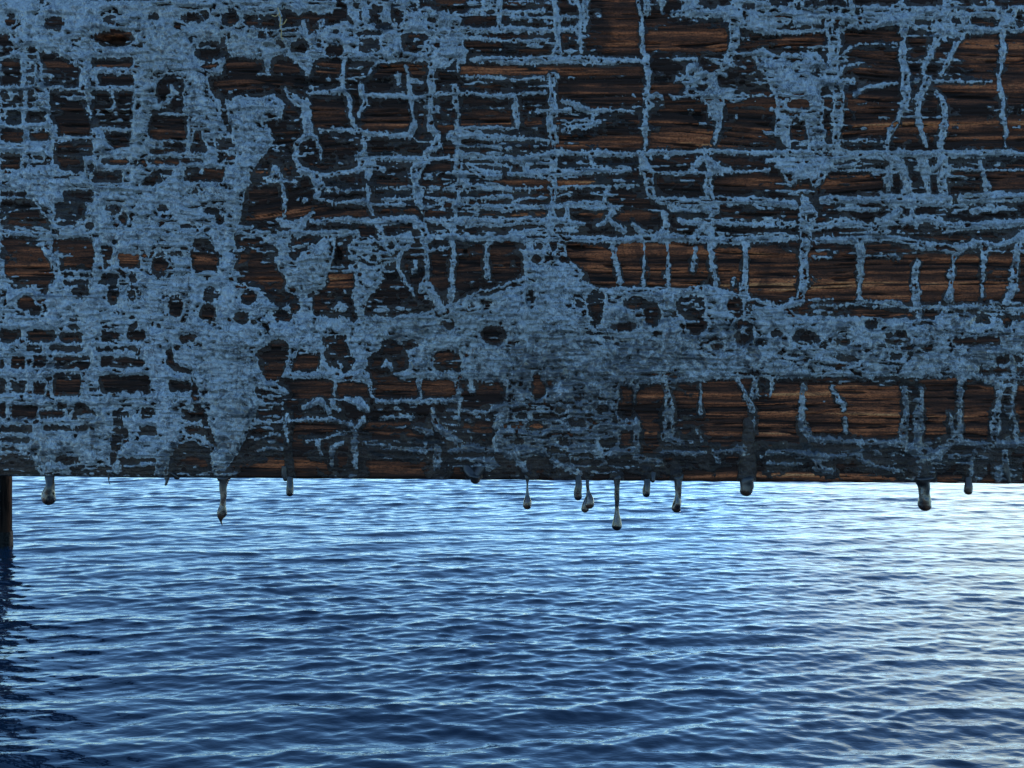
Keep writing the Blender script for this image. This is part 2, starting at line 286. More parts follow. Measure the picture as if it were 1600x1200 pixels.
# ------------------------------------------------------------------ the tar pattern, in photo pixels of the beam face
# S points x,y[,halfwidth] : a run of tar      A polygon of tar
# R x0,y0,x1,y1 / E cx,cy,rx,ry / B polygon : bare windows
OPS = """
A 4,0 -60,40 -20,110 -70,220 -30,300 -95,380 -30,470 -85,560 -20,640 -60,700 -10,742 4,742
A 0,0 408,0 404,38 345,60 345,85 350,110 340,145 352,160 372,148 400,152 428,148 446,165 436,186 411,192 428,220 408,246 395,268 388,290 380,312 379,340 366,365 368,386 352,394 372,400 366,425 372,442 402,450 430,478 450,500 430,520 424,560 440,600 405,630 385,680 368,715 352,735 330,740 250,742 60,742 0,742
E 66,6,4,6
E 15,31,10,11
E 86,37,15,11
E 3,72,18,20
E 177,60,34,13
E 172,32,10,9
E 240,27,8,6
E 303,30,21,10
E 322,24,8,8
E 360,30,15,15
E 395,32,15,10
E 327,80,22,16
E 357,64,9,14
E 382,73,12,12
E 120,62,7,6
R 312,96,343,108
R 355,93,400,112
R 0,90,34,135
R 0,140,37,168
R 42,72,60,95
R 42,100,56,135
B 60,80 90,82 110,98 127,108 127,136 72,136 66,104
R 142,90,208,107
R 152,116,210,136
R 0,200,38,224
R 10,172,36,195
R 42,142,55,168
R 42,172,74,192
R 46,200,82,222
B 74,140 130,142 136,175 146,195 146,213 92,213 82,190 78,168
R 140,142,208,200
S 177,143,4 178,158,2 180,170,1.5
R 85,218,148,246
B 162,205 206,205 200,230 180,240
R 0,240,35,265
R 50,243,68,253
R 85,242,132,272
R 157,246,202,258
R 145,266,194,286
B 246,130 262,117 285,118 288,165 275,180 250,175 246,150
S 268,133,3 274,146,5 262,160,4 250,168,4
R 233,172,292,220
R 233,222,290,242
R 230,245,282,258
R 283,243,320,255
B 304,205 316,205 324,238 298,238
B 325,118 400,118 400,138 345,140 352,170 362,200 362,212 350,200 342,160 325,138
R 337,215,368,258
R 288,262,352,284
B 222,290 232,275 250,264 272,265 264,280 240,290
S 0,138,2 60,137,2 130,139,2
S 0,287,9 40,290,10 60,312,7 82,345,7 86,362,7 72,372,7 76,395,6 90,415,4 96,440,4
B 0,299 40,299 52,312 66,330 81,352 81,361 0,359
S 0,308,1.5 60,311,1
B 4,368 64,371 66,392 84,415 88,438 70,462 48,448 24,456 10,440 4,400
B 82,372 145,372 150,400 145,424 98,424 94,405 82,392
R 98,296,147,317
R 84,316,136,345
E 106,353,15,10
R 98,426,118,433
R 122,427,145,435
R 100,437,140,447
R 155,428,188,444
R 160,385,177,421
R 184,395,220,421
E 178,327,14,8
E 192,341,7,9
E 255,326,9,7
E 335,329,18,6
E 344,343,8,10
E 298,353,16,4
E 305,300,5,8
E 140,352,7,9
B 306,372 320,370 345,395 341,430 322,440 306,428 294,400
E 250,415,12,22
E 275,397,12,5
E 127,455,13,12
E 42,474,14,12
E 56,484,9,9
E 178,460,10,18
E 208,435,7,10
E 207,460,6,14
E 275,480,13,18
E 328,460,15,12
E 325,490,12,16
E 388,465,13,12
E 378,497,13,10
E 117,507,12,9
E 165,501,8,8
E 207,507,8,13
E 250,510,4,4
E 295,530,15,8
R 0,512,34,535
R 41,515,88,535
R 92,518,132,537
R 158,516,196,535
R 201,514,227,535
R 42,538,67,552
R 77,540,132,552
R 148,541,215,551
R 155,558,227,575
R 15,557,40,576
R 50,556,74,576
R 83,556,141,577
R 0,560,8,575
R 0,590,10,615
R 15,594,43,615
R 52,597,73,616
R 83,582,128,620
R 155,586,236,616
R 140,604,156,613
B 258,550 268,543 272,560 285,572 303,578 300,586 280,583 262,570
R 263,595,301,612
R 0,627,12,655
R 17,633,61,655
R 62,640,101,655
E 95,633,9,6
B 118,630 130,625 150,652 110,656
R 178,638,205,652
R 220,636,244,653
R 285,638,322,658
R 288,664,322,681
B 300,590 312,610 318,640 335,680 338,700 322,690 310,650 300,620
R 0,664,55,677
R 67,664,138,674
R 215,665,245,681
E 195,676,10,8
R 0,684,48,692
R 0,697,45,706
B 0,710 25,708 50,712 62,738 60,745 0,745
E 107,716,22,11
S 178,640,0 180,660,0
B 176,645 192,640 192,690 186,715 172,735 176,700
R 188,714,246,745
R 110,728,180,745
B 270,700 300,690 325,700 335,742 265,745
S 445,90,0 446,92,0
A 400,0 522,0 522,16 500,22 484,14 466,24 445,12 432,22 410,26 380,20 385,0
S 540,0,4 552,20,6 562,38,7 580,44,7
A 590,0 650,0 660,20 700,18 722,28 716,50 730,85 710,92 700,104 678,112 665,96 645,98 600,98 560,96 540,90 536,92 500,90 487,105 481,122 470,102 445,85 426,92 421,116 414,92 360,90 350,42 400,44 430,46 468,40 480,58 500,48 540,32 575,48 605,46 628,44 610,40 592,28 600,10
E 468,75,15,14
E 497,68,6,6
E 523,78,14,12
R 400,47,417,62
R 430,62,445,76
E 525,51,11,4
E 490,44,9,7
R 556,48,597,57
R 560,61,594,84
E 651,60,24,10
E 645,70,18,14
E 667,77,4,6
E 620,20,11,18
R 655,0,685,17
R 703,0,720,14
R 590,32,612,42
R 663,28,682,36
S 437,15,2 438,35,3 441,45,1
S 475,33,5 478,55,4
S 503,33,5 500,50,4
S 535,92,3 536,142,4 520,145,5 483,147,4
S 446,141,3 460,155,8 477,165,9 479,190,9 480,205,8 488,215,3
S 490,212,3 500,232,2 503,250,2
S 538,142,4 546,158,4 548,185,3 560,205,4 572,209,5
S 497,204,2.5 540,203,3 576,209,4 610,212,4 640,210,5
S 592,98,2 574,120,2
S 566,135,6 569,160,6 561,180,2
S 480,212,3 465,222,5 462,250,4 472,268,8 500,275,6
S 490,276,4 540,268,3 570,262,5 600,265,5
S 569,212,2 570,235,4 563,245,7 576,262,10 577,283,2
S 575,248,3 620,246,4 655,250,5 700,246,4
S 632,105,2 640,130,2 642,150,5 646,185,2 648,200,7 640,213,6
S 622,118,4 624,132,2
S 580,148,3 620,149,4 641,152,6 675,150,3 700,147,3 800,150,4
S 675,100,5 673,120,7 673,150,5 670,185,3 673,198,8 685,212,5 683,228,7 666,238,6 668,250,7 650,266,12 650,285,5 657,300,5
S 717,60,10 720,92,8
S 714,95,3 714,112,2
S 712,140,7 714,162,3 715,185,2 716,215,7 716,232,3 717,250,6 715,268,9 728,290,7 731,300,2
S 735,262,6 750,272,8 780,275,7
S 430,262,5 432,275,8 443,285,2 443,320,3 444,335,2
S 420,282,3 460,284,3
S 490,282,4 502,290,7 496,308,5
S 735,4,1.5 800,3,1.5 860,5,1
S 735,18,3 770,15,3 800,20,3 850,15,2
S 720,47,6 800,47,6 860,47,4 905,46,3
S 715,60,4 800,63,3 855,62,2
S 735,92,4 800,95,7 870,94,7 950,95,6 1004,96,4
S 720,120,2 790,122,3 800,125,2 850,124,2
S 720,200,3 800,202,3
S 700,215,5 740,213,5 800,218,4 860,220,3
S 720,228,1 800,232,1
S 715,245,4 800,248,5 862,240,5
S 715,256,2 800,260,2
S 735,296,2 800,297,3
S 868,0,5 870,40,7 873,68,4 870,82,10
S 904,0,3 907,30,4 907,85,2
S 800,28,3 905,26,3
S 998,0,3 1004,30,3 1006,92,4 1013,110,6 1010,132,4 1010,150,3 1013,165,6 1006,176,4 1008,195,5 1009,236,2
A 1045,22 1070,15 1080,5 1105,16 1130,8 1150,0 1200,0 1200,56 1150,40 1130,30 1100,28
E 1108,10,14,5
E 1130,4,12,6
E 1170,10,12,6
S 1147,38,9 1148,60,9 1140,90,6 1133,104,8
S 1110,94,2 1130,100,4 1162,106,1
S 1050,92,3 1090,93,3
A 1070,108 1085,95 1100,110 1118,113 1125,135 1152,138 1145,150 1130,155 1129,185 1122,196 1110,185 1105,162 1090,157 1066,145 1085,132 1072,120
E 1097,136,11,6
E 1085,118,6,4
E 1105,122,6,4
S 1125,152,3 1190,150,2
S 1122,190,6 1120,205,4 1115,228,1.5
S 1057,124,3 1066,124,2
S 862,118,7 862,132,6
S 862,140,4 862,160,8 865,176,8 857,186,4 862,200,8 870,222,4
S 828,175,2 890,172,4
S 880,160,3 900,166,7 925,173,4 992,174,2
S 880,203,4 935,193,5
S 927,170,2 927,190,3
S 800,150,3 820,146,4 850,145,2
S 804,155,5 808,198,4
S 870,237,5 905,240,4 1000,241,5 1060,237,4 1200,238,4
S 866,240,6 863,262,7 865,300,6 862,340,7 860,372,8
S 1000,240,6 1009,265,9 1014,285,9 1020,308,6
S 800,272,5 860,270,7 985,267,4
S 1020,270,3 1200,268,3
S 1100,233,2 1105,250,7 1118,262,8 1108,262,6
S 1085,258,4 1098,248,5
S 1107,266,6 1108,300,7 1112,312,8
S 815,248,6 820,266,6
S 920,245,3 928,262,2
S 910,291,1 1000,290,2
S 800,295,2 900,292,2 990,291,2
S 1200,10,5 1240,6,3
A 1200,10 1600,10 1600,50 1480,56 1440,46 1400,42 1330,45 1200,54
R 1202,2,1230,12
E 1247,10,8,6
R 1257,0,1290,12
R 1300,2,1326,12
R 1332,8,1344,26
R 1346,2,1374,10
R 1380,2,1396,12
R 1408,12,1425,18
R 1430,13,1441,18
R 1425,30,1463,40
R 1348,31,1365,37
R 1212,31,1232,37
E 1296,37,6,6
R 1495,12,1525,20
E 1570,17,12,7
R 1515,26,1562,42
E 1493,35,7,9
E 1593,30,10,14
S 1330,0,4 1332,12,4
S 1478,0,4 1480,12,4
S 1545,0,5 1547,12,5
S 1302,45,14 1302,75,10 1300,105,11 1306,125,9 1309,150,12 1307,200,9 1308,234,5
S 1308,132,6 1335,122,1.5
S 1312,88,2 1330,72,2 1345,69,1.5 1400,69,1.5
S 1314,118,4 1320,104,2 1350,98,1
A 1178,82 1190,75 1215,86 1275,83 1300,112 1298,130 1284,140 1283,190 1291,225 1285,240 1262,240 1262,200 1256,186 1240,182 1234,196 1236,234 1225,226 1213,200 1209,150 1198,122 1184,110
E 1276,115,9,9
E 1247,108,6,8
E 1248,163,18,8
E 1288,150,7,14
S 1412,58,2 1412,78,7 1414,130,8 1417,155,7 1405,180,5 1392,203,7 1385,225,3 1387,240,4
S 1468,55,6 1455,80,5 1445,100,5 1441,117,2
S 1505,50,4 1500,64,2
S 1493,70,3 1482,92,5 1468,120,2
S 1448,126,8 1436,150,5 1433,165,5 1438,195,5 1446,215,4 1450,228,1
S 1460,142,3 1470,152,4 1476,185,4 1473,212,5 1468,240,4
S 1566,18,5 1568,45,5 1567,70,5 1565,108,4 1561,120,2 1565,150,4 1568,180,4 1572,210,3 1570,232,1
S 1335,145,3 1352,138,4 1402,131,3
S 1420,128,2.5 1550,128,1.5
S 1420,95,1 1500,95,1
S 1315,221,2 1385,222,2
S 1200,238,5 1300,243,8 1380,240,7 1450,241,7 1500,240,6 1580,240,6 1600,243,4
S 1200,252,4 1290,252,8 1330,245,4
A 1215,255 1300,252 1300,265 1282,287 1274,292 1262,278 1240,282 1230,292 1222,272
S 1385,240,8 1400,252,8 1413,268,9 1416,300,8 1418,320,6
S 1440,245,8 1445,268,8 1448,298,4
S 1470,250,10 1472,280,9 1476,312,8
S 1388,262,5 1388,278,8 1388,296,4
S 1300,265,2.5 1400,268,3
S 1430,264,3 1600,266,2
S 1530,250,2 1537,280,4 1541,298,5
S 435,340,3 445,350,6 462,352,5 475,345,6 486,332,3
S 475,348,6 464,368,5
S 400,366,3 422,365,2
S 418,374,5 460,364,4 510,364,5 556,366,5
S 485,347,3 520,345,5 546,343,7 580,346,4
S 585,345,5 620,344,7 645,342,7 662,356,8 668,372,8
S 660,368,5 690,371,4
S 665,344,4 700,348,7 708,346,7
S 708,345,7 706,370,5 707,420,3 708,452,6 706,490,3
S 590,350,4 597,368,4
A 428,372 452,375 452,400 462,408 488,385 505,373 526,370 523,400 511,425 506,448 470,466 445,452 445,432 430,410 434,395
E 459,382,9,11
E 484,376,8,8
A 545,385 560,370 592,374 642,362 645,380 626,400 620,410 600,416 596,435 585,452 575,462 568,500 560,510 555,470 555,430 560,412 548,400
E 585,403,8,6
E 613,382,7,6
S 640,370,4 625,400,5 622,420,4 634,445,3 648,463,2
S 660,375,3 665,400,3 668,430,5 660,455,6
S 668,448,6 680,462,7 690,490,8
S 649,408,1.5 649,420,1.5 645,427,1
S 563,465,9 565,500,8
S 510,297,1.5 570,296,1.5
S 580,297,1 640,295,1.5
S 514,316,1.5 540,318,2 575,316,8 583,336,2
S 575,288,1 577,315,5
S 650,290,4 652,312,9 659,336,2
S 645,313,3 595,312,2
S 582,320,2 632,320,2
S 662,325,3 692,319,3
S 716,298,3 716,320,7
S 665,310,3 710,312,3
S 665,296,1.5 720,297,2
S 715,310,3 800,310,4
S 712,322,5 800,326,6
S 714,325,3 714,345,3
S 715,346,7 760,348,8 800,346,7
S 715,371,4 760,372,6 800,370,5
S 760,380,3 762,430,5
S 662,393,2 705,386,2
A 400,460 430,485 450,478 470,464 490,466 486,492 550,503 570,492 600,497 650,490 690,482 720,470 740,456 790,444 820,430 815,378 860,376 884,384 886,402 915,430 905,440 940,450 1060,452 1100,445 1170,462 1215,478 1262,500 1240,530 1262,560 1215,588 1080,596 1060,585 980,600 800,596 700,594 640,590 600,560 560,580 520,590 440,590 420,560
E 440,495,18,10
E 460,480,10,12
S 520,484,2 530,480,4 540,487,2
S 532,498,3 545,500,3
E 840,385,8,5
R 800,380,824,398
E 865,384,6,9
E 838,405,9,8
E 882,405,9,6
E 828,462,8,9
E 830,474,4,8
E 772,524,22,16
E 700,505,12,8
E 740,478,8,4
E 930,480,14,30
E 905,475,8,6
E 995,475,22,11
E 1020,492,15,20
E 1080,480,24,20
E 1088,505,18,18
E 1150,480,14,18
E 975,510,22,8
E 1160,520,17,20
E 1188,536,12,7
E 1120,540,10,6
E 950,530,10,5
B 400,552 415,540 420,530 440,528 452,540 448,560 440,590 420,600 400,575
B 462,552 475,540 500,550 500,580 470,590 455,580
B 502,525 540,525 545,545 556,562 552,575 540,585 512,570 503,550
B 572,560 590,548 598,530 612,530 632,542 640,560 634,592 582,592
S 597,572,2 604,568,6 612,576,3
S 530,568,3 534,572,3
E 640,538,12,9
B 676,552 700,545 722,556 718,582 690,585 676,570
R 400,596,445,625
S 400,600,6 425,600,8 445,612,6
S 400,560,4 412,600,3
S 400,632,2 440,630,2
R 458,590,518,618
R 525,594,573,622
R 582,592,653,620
R 663,597,711,615
R 717,597,732,612
R 745,597,791,615
S 455,587,5 500,584,6 530,592,5 565,585,9 576,598,5
S 630,587,8 680,585,5
S 690,586,7 800,584,7
S 522,592,2 523,620,1.5
S 575,600,2.5 579,616,1.5
S 655,595,3 656,620,2
S 714,595,4 716,625,4
S 737,595,4 738,612,4
S 590,626,4 640,628,5 720,625,5
S 475,637,5 500,627,6 515,642,5
S 545,625,5 565,632,10 575,640,6
S 520,630,6 530,642,3
S 400,658,2 440,659,2 480,657,2 520,655,3
S 520,655,4 548,665,6 555,680,6 553,700,4 556,715,4 556,728,4
S 568,655,4 555,670,5
S 600,652,2 645,650,2.5
S 400,686,2 435,678,3
S 400,705,2 437,699,3
S 495,690,3 502,711,2
S 520,700,4 520,726,5
S 535,690,3 520,704,4
S 570,693,3 600,697,3 662,706,3
S 655,670,7 672,676,6
S 683,700,6 684,728,5
S 717,612,4 718,655,4
S 675,640,5 680,665,6 700,680,7 720,690,5
S 450,650,4 447,670,3 452,690,2
S 480,690,2 560,672,1
S 700,640,2 760,645,3
S 770,640,6 790,632,6 776,668,6
S 690,662,2 720,665,2
S 700,705,4 740,700,6 790,705,5
A 745,732 752,714 772,716 782,728 765,738
S 800,590,12 840,592,10
A 790,592 1060,592 1045,600 1000,605 985,640 1000,660 1000,710 930,720 860,712 790,716 770,690 790,650
E 838,605,14,20
E 838,665,17,8
R 967,600,990,655
B 998,600 1040,597 1042,625 1010,632
R 1000,648,1036,668
R 966,672,990,700
R 1004,676,1036,700
E 905,622,8,6
E 870,640,10,6
E 900,660,16,8
E 880,690,14,6
E 815,650,10,5
E 940,640,12,9
E 950,690,14,8
E 810,690,14,6
E 858,600,8,6
S 805,710,6 820,732,6
S 862,720,5 904,738,6
S 1000,590,6 1050,596,5 1100,586,4 1200,580,6
S 1040,600,3 1048,640,9 1040,680,8 1060,690,8
S 1095,593,2 1096,615,3 1094,645,4
S 1086,671,2 1096,690,3
S 1153,594,2 1165,618,4 1176,640,7
S 1181,588,5 1177,620,5
S 1179,650,2 1180,672,1.5
S 1035,708,4 1100,708,4
S 1115,705,4 1122,722,3
S 1120,706,3 1162,701,4
S 990,715,5 1030,722,5
S 1200,575,1 1210,575,1
S 957,376,6 962,410,4 968,442,4
S 1005,378,2 1005,446,2.5
S 1043,378,3 1043,446,3
S 1087,386,3 1082,424,3
S 1109,378,5 1112,412,4 1121,435,4 1120,448,4
S 1147,437,2 1146,447,1.5
S 1162,382,5 1163,432,4 1161,455,7 1175,470,5
S 800,318,3 822,310,3
S 800,326,4 870,323,5
S 870,325,4 900,320,4 940,318,4
S 887,325,5 885,350,5
S 950,297,2 946,318,6 958,330,6 946,345,5
S 935,352,4 950,342,4 975,362,5
S 915,322,5 965,325,4
S 1030,314,6 1080,318,8 1130,314,8 1200,314,6
S 1050,326,5 1120,330,5
S 1115,325,9 1110,338,5
S 1040,334,5 1040,354,6
S 800,346,7 870,346,6 910,350,4
S 1060,345,5 1112,350,5
S 800,371,7 870,372,7 960,376,6 1060,372,7 1130,376,7 1200,374,6
S 1102,352,5 1080,376,6
S 1112,347,4 1190,350,4
S 990,350,5 1010,372,6 1040,366,6
S 1110,360,8 1115,384,6
S 800,365,5 860,360,5 900,362,2
E 997,335,9,7
S 1200,316,7 1240,320,7
S 1258,312,6 1262,335,15 1258,365,11 1256,400,7 1255,440,8 1248,470,9 1215,484,5
S 1285,312,7 1370,312,6 1400,320,6
S 1310,326,4 1370,328,4
S 1378,312,9 1420,312,12 1480,316,10
S 1500,312,7 1600,308,8
S 1545,308,8 1550,322,6
S 1520,330,6 1570,325,2
S 1200,350,5 1240,350,5
S 1283,352,4 1320,347,6 1362,356,5
S 1355,366,5 1385,345,9 1405,330,8
S 1370,348,6 1450,342,8 1480,355,8 1600,348,8
S 1425,330,4 1430,350,4
S 1200,373,5 1245,372,5
S 1275,374,6 1330,375,8 1400,372,6 1430,382,9 1470,388,9 1495,390,9 1520,380,6 1560,384,6 1600,368,6
S 1340,378,10 1343,400,8 1345,428,5 1343,445,3 1344,475,5
S 1432,408,4 1430,440,6 1433,470,8 1435,502,4
S 1492,390,6 1491,410,3 1487,440,5 1480,468,7
S 1538,384,9 1536,412,3 1533,466,2
S 1594,372,5 1585,420,7 1584,452,7 1572,472,7
S 1350,401,2 1400,401,3
S 1270,400,2 1300,402,2
S 1262,469,1.5 1300,470,1.5
S 1350,470,2 1405,476,3
S 1268,479,2 1330,478,1 1400,480,2 1500,480,4 1600,484,4
A 1200,490 1280,494 1400,498 1460,500 1475,478 1505,490 1600,500 1690,508 1640,536 1710,562 1600,592 1560,594 1480,590 1300,588 1200,592
E 1260,528,22,12
E 1320,532,16,8
E 1362,508,12,7
E 1400,528,20,11
E 1450,545,10,6
R 1490,526,1565,541
E 1535,499,11,8
E 1572,500,9,12
E 1215,520,9,7
E 1325,560,20,6
E 1395,556,14,7
E 1240,556,8,4
R 1555,556,1600,570
R 1530,572,1600,588
S 1582,560,4 1583,600,4
S 1254,604,3 1253,625,4 1255,665,7 1264,686,7
S 1207,592,4 1202,618,2
S 1300,605,3 1310,625,4 1320,636,5
S 1322,655,4 1322,674,4
S 1413,604,3 1416,630,4 1410,690,8
S 1440,606,4 1435,650,9 1432,698,9
S 1500,594,7 1498,640,4 1499,690,4
S 1486,645,3 1488,678,4
S 1562,612,4 1557,650,7 1555,688,6
S 1582,600,3 1583,640,3 1590,690,5
S 1550,592,8 1564,606,8
S 1262,686,4 1350,692,6 1402,690,5
S 1200,706,6 1250,708,5 1290,716,6 1345,706,4
S 1275,712,6 1280,732,7 1300,738,3
S 1340,710,5 1356,724,4 1412,738,4
S 1420,700,10 1460,712,12 1490,690,4
S 1480,688,6 1512,690,4 1542,700,6
S 1560,692,7 1600,695,6
S 1522,706,4 1515,742,4
S 1570,706,6 1574,740,4
S 1200,724,3 1250,726,2
"""
RX0, RY0, RW, RH = -700, -160, 3000, 930
XX, YY = np.meshgrid(np.arange(RW) + RX0 + .0, np.arange(RH) + RY0 + .0)
XX = XX.astype(np.float32); YY = YY.astype(np.float32)
FLD = np.full((RH, RW), -60, np.float32)

def box(x0, y0, x1, y1, pad):
    a = max(0, int(y0 - pad - RY0)); b = min(RH, int(y1 + pad - RY0) + 1)
    c = max(0, int(x0 - pad - RX0)); d = min(RW, int(x1 + pad - RX0) + 1)
    return slice(a, b), slice(c, d)
def seg_dist(X, Y, p, q):
    dx, dy = q[0] - p[0], q[1] - p[1]; L = dx * dx + dy * dy + 1e-6
    t = np.clip(((X - p[0]) * dx + (Y - p[1]) * dy) / L, 0, 1)
    return np.hypot(X - p[0] - t * dx, Y - p[1] - t * dy), t
def paint_stroke(pts):
    for p, q in zip(pts[:-1], pts[1:]):
        s = box(min(p[0], q[0]), min(p[1], q[1]), max(p[0], q[0]), max(p[1], q[1]), 45)
        if s[0].stop <= s[0].start or s[1].stop <= s[1].start: continue
        d, t = seg_dist(XX[s], YY[s], p, q)
        FLD[s] = np.maximum(FLD[s], p[2] + (q[2] - p[2]) * t - d)
def poly_sd(pts, s):
    X, Y = XX[s], YY[s]; d = np.full(X.shape, 1e9, np.float32); ins = np.zeros(X.shape, bool)
    for p, q in zip(pts, pts[1:] + pts[:1]):
        d = np.minimum(d, seg_dist(X, Y, p, q)[0])
        if p[1] != q[1]:
            ins ^= ((p[1] > Y) != (q[1] > Y)) & (X < (q[0] - p[0]) * (Y - p[1]) / (q[1] - p[1]) + p[0])
    return np.where(ins, d, -d)
def run_ops(text):
    for ln in text.strip().splitlines():
        k, *tok = ln.split()
        pts = [tuple(float(v) for v in t.split(',')) for t in tok]
        if k == 'S':
            paint_stroke([(p[0], p[1], (p[2] if len(p) == 3 else 3) * .84) for p in pts])
        elif k in 'AB':
            pts = [p[:2] for p in pts]
            xs = [p[0] for p in pts]; ys = [p[1] for p in pts]
            s = box(min(xs), min(ys), max(xs), max(ys), 45); sd = poly_sd(pts, s)
            FLD[s] = np.maximum(FLD[s], np.minimum(sd, 14)) if k == 'A' else np.minimum(FLD[s], -sd)
        elif k == 'R':
            x0, y0, x1, y1 = pts[0]; s = box(x0, y0, x1, y1, 45)
            r = min(5, (x1 - x0) / 2, (y1 - y0) / 2)
            qx = np.abs(XX[s] - (x0 + x1) / 2) - (x1 - x0) / 2 + r; qy = np.abs(YY[s] - (y0 + y1) / 2) - (y1 - y0) / 2 + r
            sd = np.hypot(np.maximum(qx, 0), np.maximum(qy, 0)) + np.minimum(np.maximum(qx, qy), 0) - r
            FLD[s] = np.minimum(FLD[s], sd + .5)
        elif k == 'E':
            cx, cy, rx, ry = pts[0]; s = box(cx - rx, cy - ry, cx + rx, cy + ry, 45)
            rho = np.hypot((XX[s] - cx) / rx, (YY[s] - cy) / ry)
            FLD[s] = np.minimum(FLD[s], (rho - 1) * min(rx, ry))
# the beam goes on outside the photograph: runs of the same character there
rs = random.Random(4)
def outside(x0, x1, y0, y1, dens):
    for i in range(int(dens)):
        x = rs.uniform(x0, x1); y = rs.uniform(y0, y1); L = rs.uniform(40, 260)
        paint_stroke([(x + L * t, y + rs.uniform(-3, 3), rs.uniform(1, 6)) for t in (0, .35, .7, 1)])
        x = rs.uniform(x0, x1); y = rs.uniform(y0, y1); L = rs.uniform(20, 90)
        paint_stroke([(x + rs.uniform(-4, 4), y + L * t, rs.uniform(2, 8)) for t in (0, .35, .7, 1)])
outside(-760, -10, -160, 730, 150); outside(1610, 2300, -160, 730, 130); outside(-20, 1610, -160, -12, 60)
run_ops(OPS)

# ---- organic edges: warp the field, then fringe it
def bil(A, u, v):
    x = np.clip(u - RX0, 0, RW - 1.01); y = np.clip(v - RY0, 0, RH - 1.01)
    xi = x.astype(np.int32); yi = y.astype(np.int32); fx = x - xi; fy = y - yi
    return (A[yi, xi] * (1 - fx) + A[yi, xi + 1] * fx) * (1 - fy) + (A[yi + 1, xi] * (1 - fx) + A[yi + 1, xi + 1] * fx) * fy
wx = (vnoise(XX + 900, YY + 900, 22, 22, 1, 3, .6) - .5) * 9
wy = (vnoise(XX + 900, YY + 900, 26, 14, 2, 3, .6) - .5) * 7
FLD = bil(FLD, XX + wx, YY + wy)
fr = (vnoise(XX + 900, YY + 900, 4.2, 11, 3, 2) - .5) * 5.5 + (vnoise(XX + 900, YY + 900, 14, 4.5, 4, 2) - .5) * 5 + (vnoise(XX + 900, YY + 900, 9, 9, 8, 3) - .5) * 5
def rdg(sx, sy, sd): return (1 - np.abs(2 * vnoise(XX + 900, YY + 900, sx, sy, sd, 2, .5) - 1)) ** 3
FLD = FLD + np.maximum(fr * .6 + rdg(6, 16, 71) * 5.0 + rdg(18, 6, 72) * 3.0 - 4.4, -.8)
# crumbs lying along the grain, and pits in the wide sheets
gl = vnoise(XX + 900, YY + 900, 60, 5.5, 21, 2); gm = vnoise(XX + 900, YY + 900, 9, 4, 22, 2)
reg = sstep(.35, .7, vnoise(XX + 900, YY + 900, 180, 60, 23, 2))
crumb = (gl * .6 + gm * .55) * 1.0 - .80 + .08 * reg
CRUMB = crumb * 30
pit = vnoise(XX + 900, YY + 900, 12, 7, 31, 3, .6)
FLD = FLD - sstep(.64, .72, pit) * 14 * (FLD > 3)

gap = vnoise(XX + 900, YY + 900, 34, 4.5, 32, 2, .6) * .7 + vnoise(XX + 900, YY + 900, 90, 50, 33, 1) * .3
FLD = FLD - sstep(.60, .70, gap + .045 * sstep(600, 900, XX)) * 10 * (FLD > 4.2)
# ---- wood grain
kn = [(385, 190, 60, 130), (1245, 160, 70, 90), (520, 420, 60, 60), (640, 420, 40, 50), (828, 470, 60, 40), (1340, 655, 60, 25), (1580, 655, 40, 22)]
GY = YY.copy()
for cx, cy, rx, ry in kn:
    g = np.exp(-((XX - cx) / (rx * 1.8)) ** 2); d = (YY - cy) / ry
    GY = GY - ry * .45 * g * np.tanh(d) * np.exp(-np.abs(d) * .7)
GY = GY + (vnoise(XX + 900, YY + 900, 320, 90, 41, 2) - .5) * 14
g1 = vnoise(XX + 900, GY + 900, 150, 6.5, 42, 3, .6); g2 = vnoise(XX + 900, GY + 900, 70, 2.6, 43, 2)
grain = vnoise(XX + 900, GY + 900, 260, 3.2, 48, 2, .6) * .5 + vnoise(XX + 900, GY + 900, 420, 7.5, 49, 1) * .5
crack = sstep(.93, 1.0, (1 - np.abs(2 * vnoise(XX + 900, GY + 900, 85, 9, 77, 1, .5) - 1)) * .62 + vnoise(XX + 900, GY + 900, 60, 12, 78, 2) * .55)
slots = sstep(.70, .80, vnoise(XX + 900, GY + 900, 60, 2.6, 44, 2) * .75 + vnoise(XX + 900, GY + 900, 90, 9, 45, 1) * .3)
ridge = .6 * g1 + .4 * g2
HW = (ridge - .55) * 4.0 + (grain - .5) * 3.0 - slots * 4.0                       # wood relief in px, + towards the viewer
HW += (vnoise(XX + 900, YY + 900, 240, 34, 46, 2) - .5) * 5
GROOVE = np.clip(slots * 1.0 + sstep(.40, .27, ridge) * 1.0, 0, 1)
CRK = sstep(.90, .98, 1 - np.abs(2 * vnoise(XX + 900, GY + 900, 330, 7, 95, 2, .35) - 1)) * sstep(.3, .5, vnoise(XX + 900, YY + 900, 60, 12, 96, 2))
GROOVE = np.maximum(GROOVE, CRK * .95); HW -= CRK * 2.2
# deep holes: rotten knots
for cx, cy, rx, ry, dep in ((180, 62, 26, 9, 14), (828, 466, 7, 12, 12), (528, 405, 6, 24, 9), (905, 388, 16, 5, 6), (727, 393, 5, 4, 7), (1283, 140, 10, 14, 7), (352, 195, 8, 20, 6), (345, 245, 8, 12, 6), (1092, 182, 10, 8, 4)):
    rho = np.hypot((XX - cx) / rx, (YY - cy) / ry) + (vnoise(XX, YY + 900, 7, 5, 47, 2) - .5) * .5
    k_ = sstep(1.15, .5, rho); HW -= k_ * dep; GROOVE = np.maximum(GROOVE, k_)
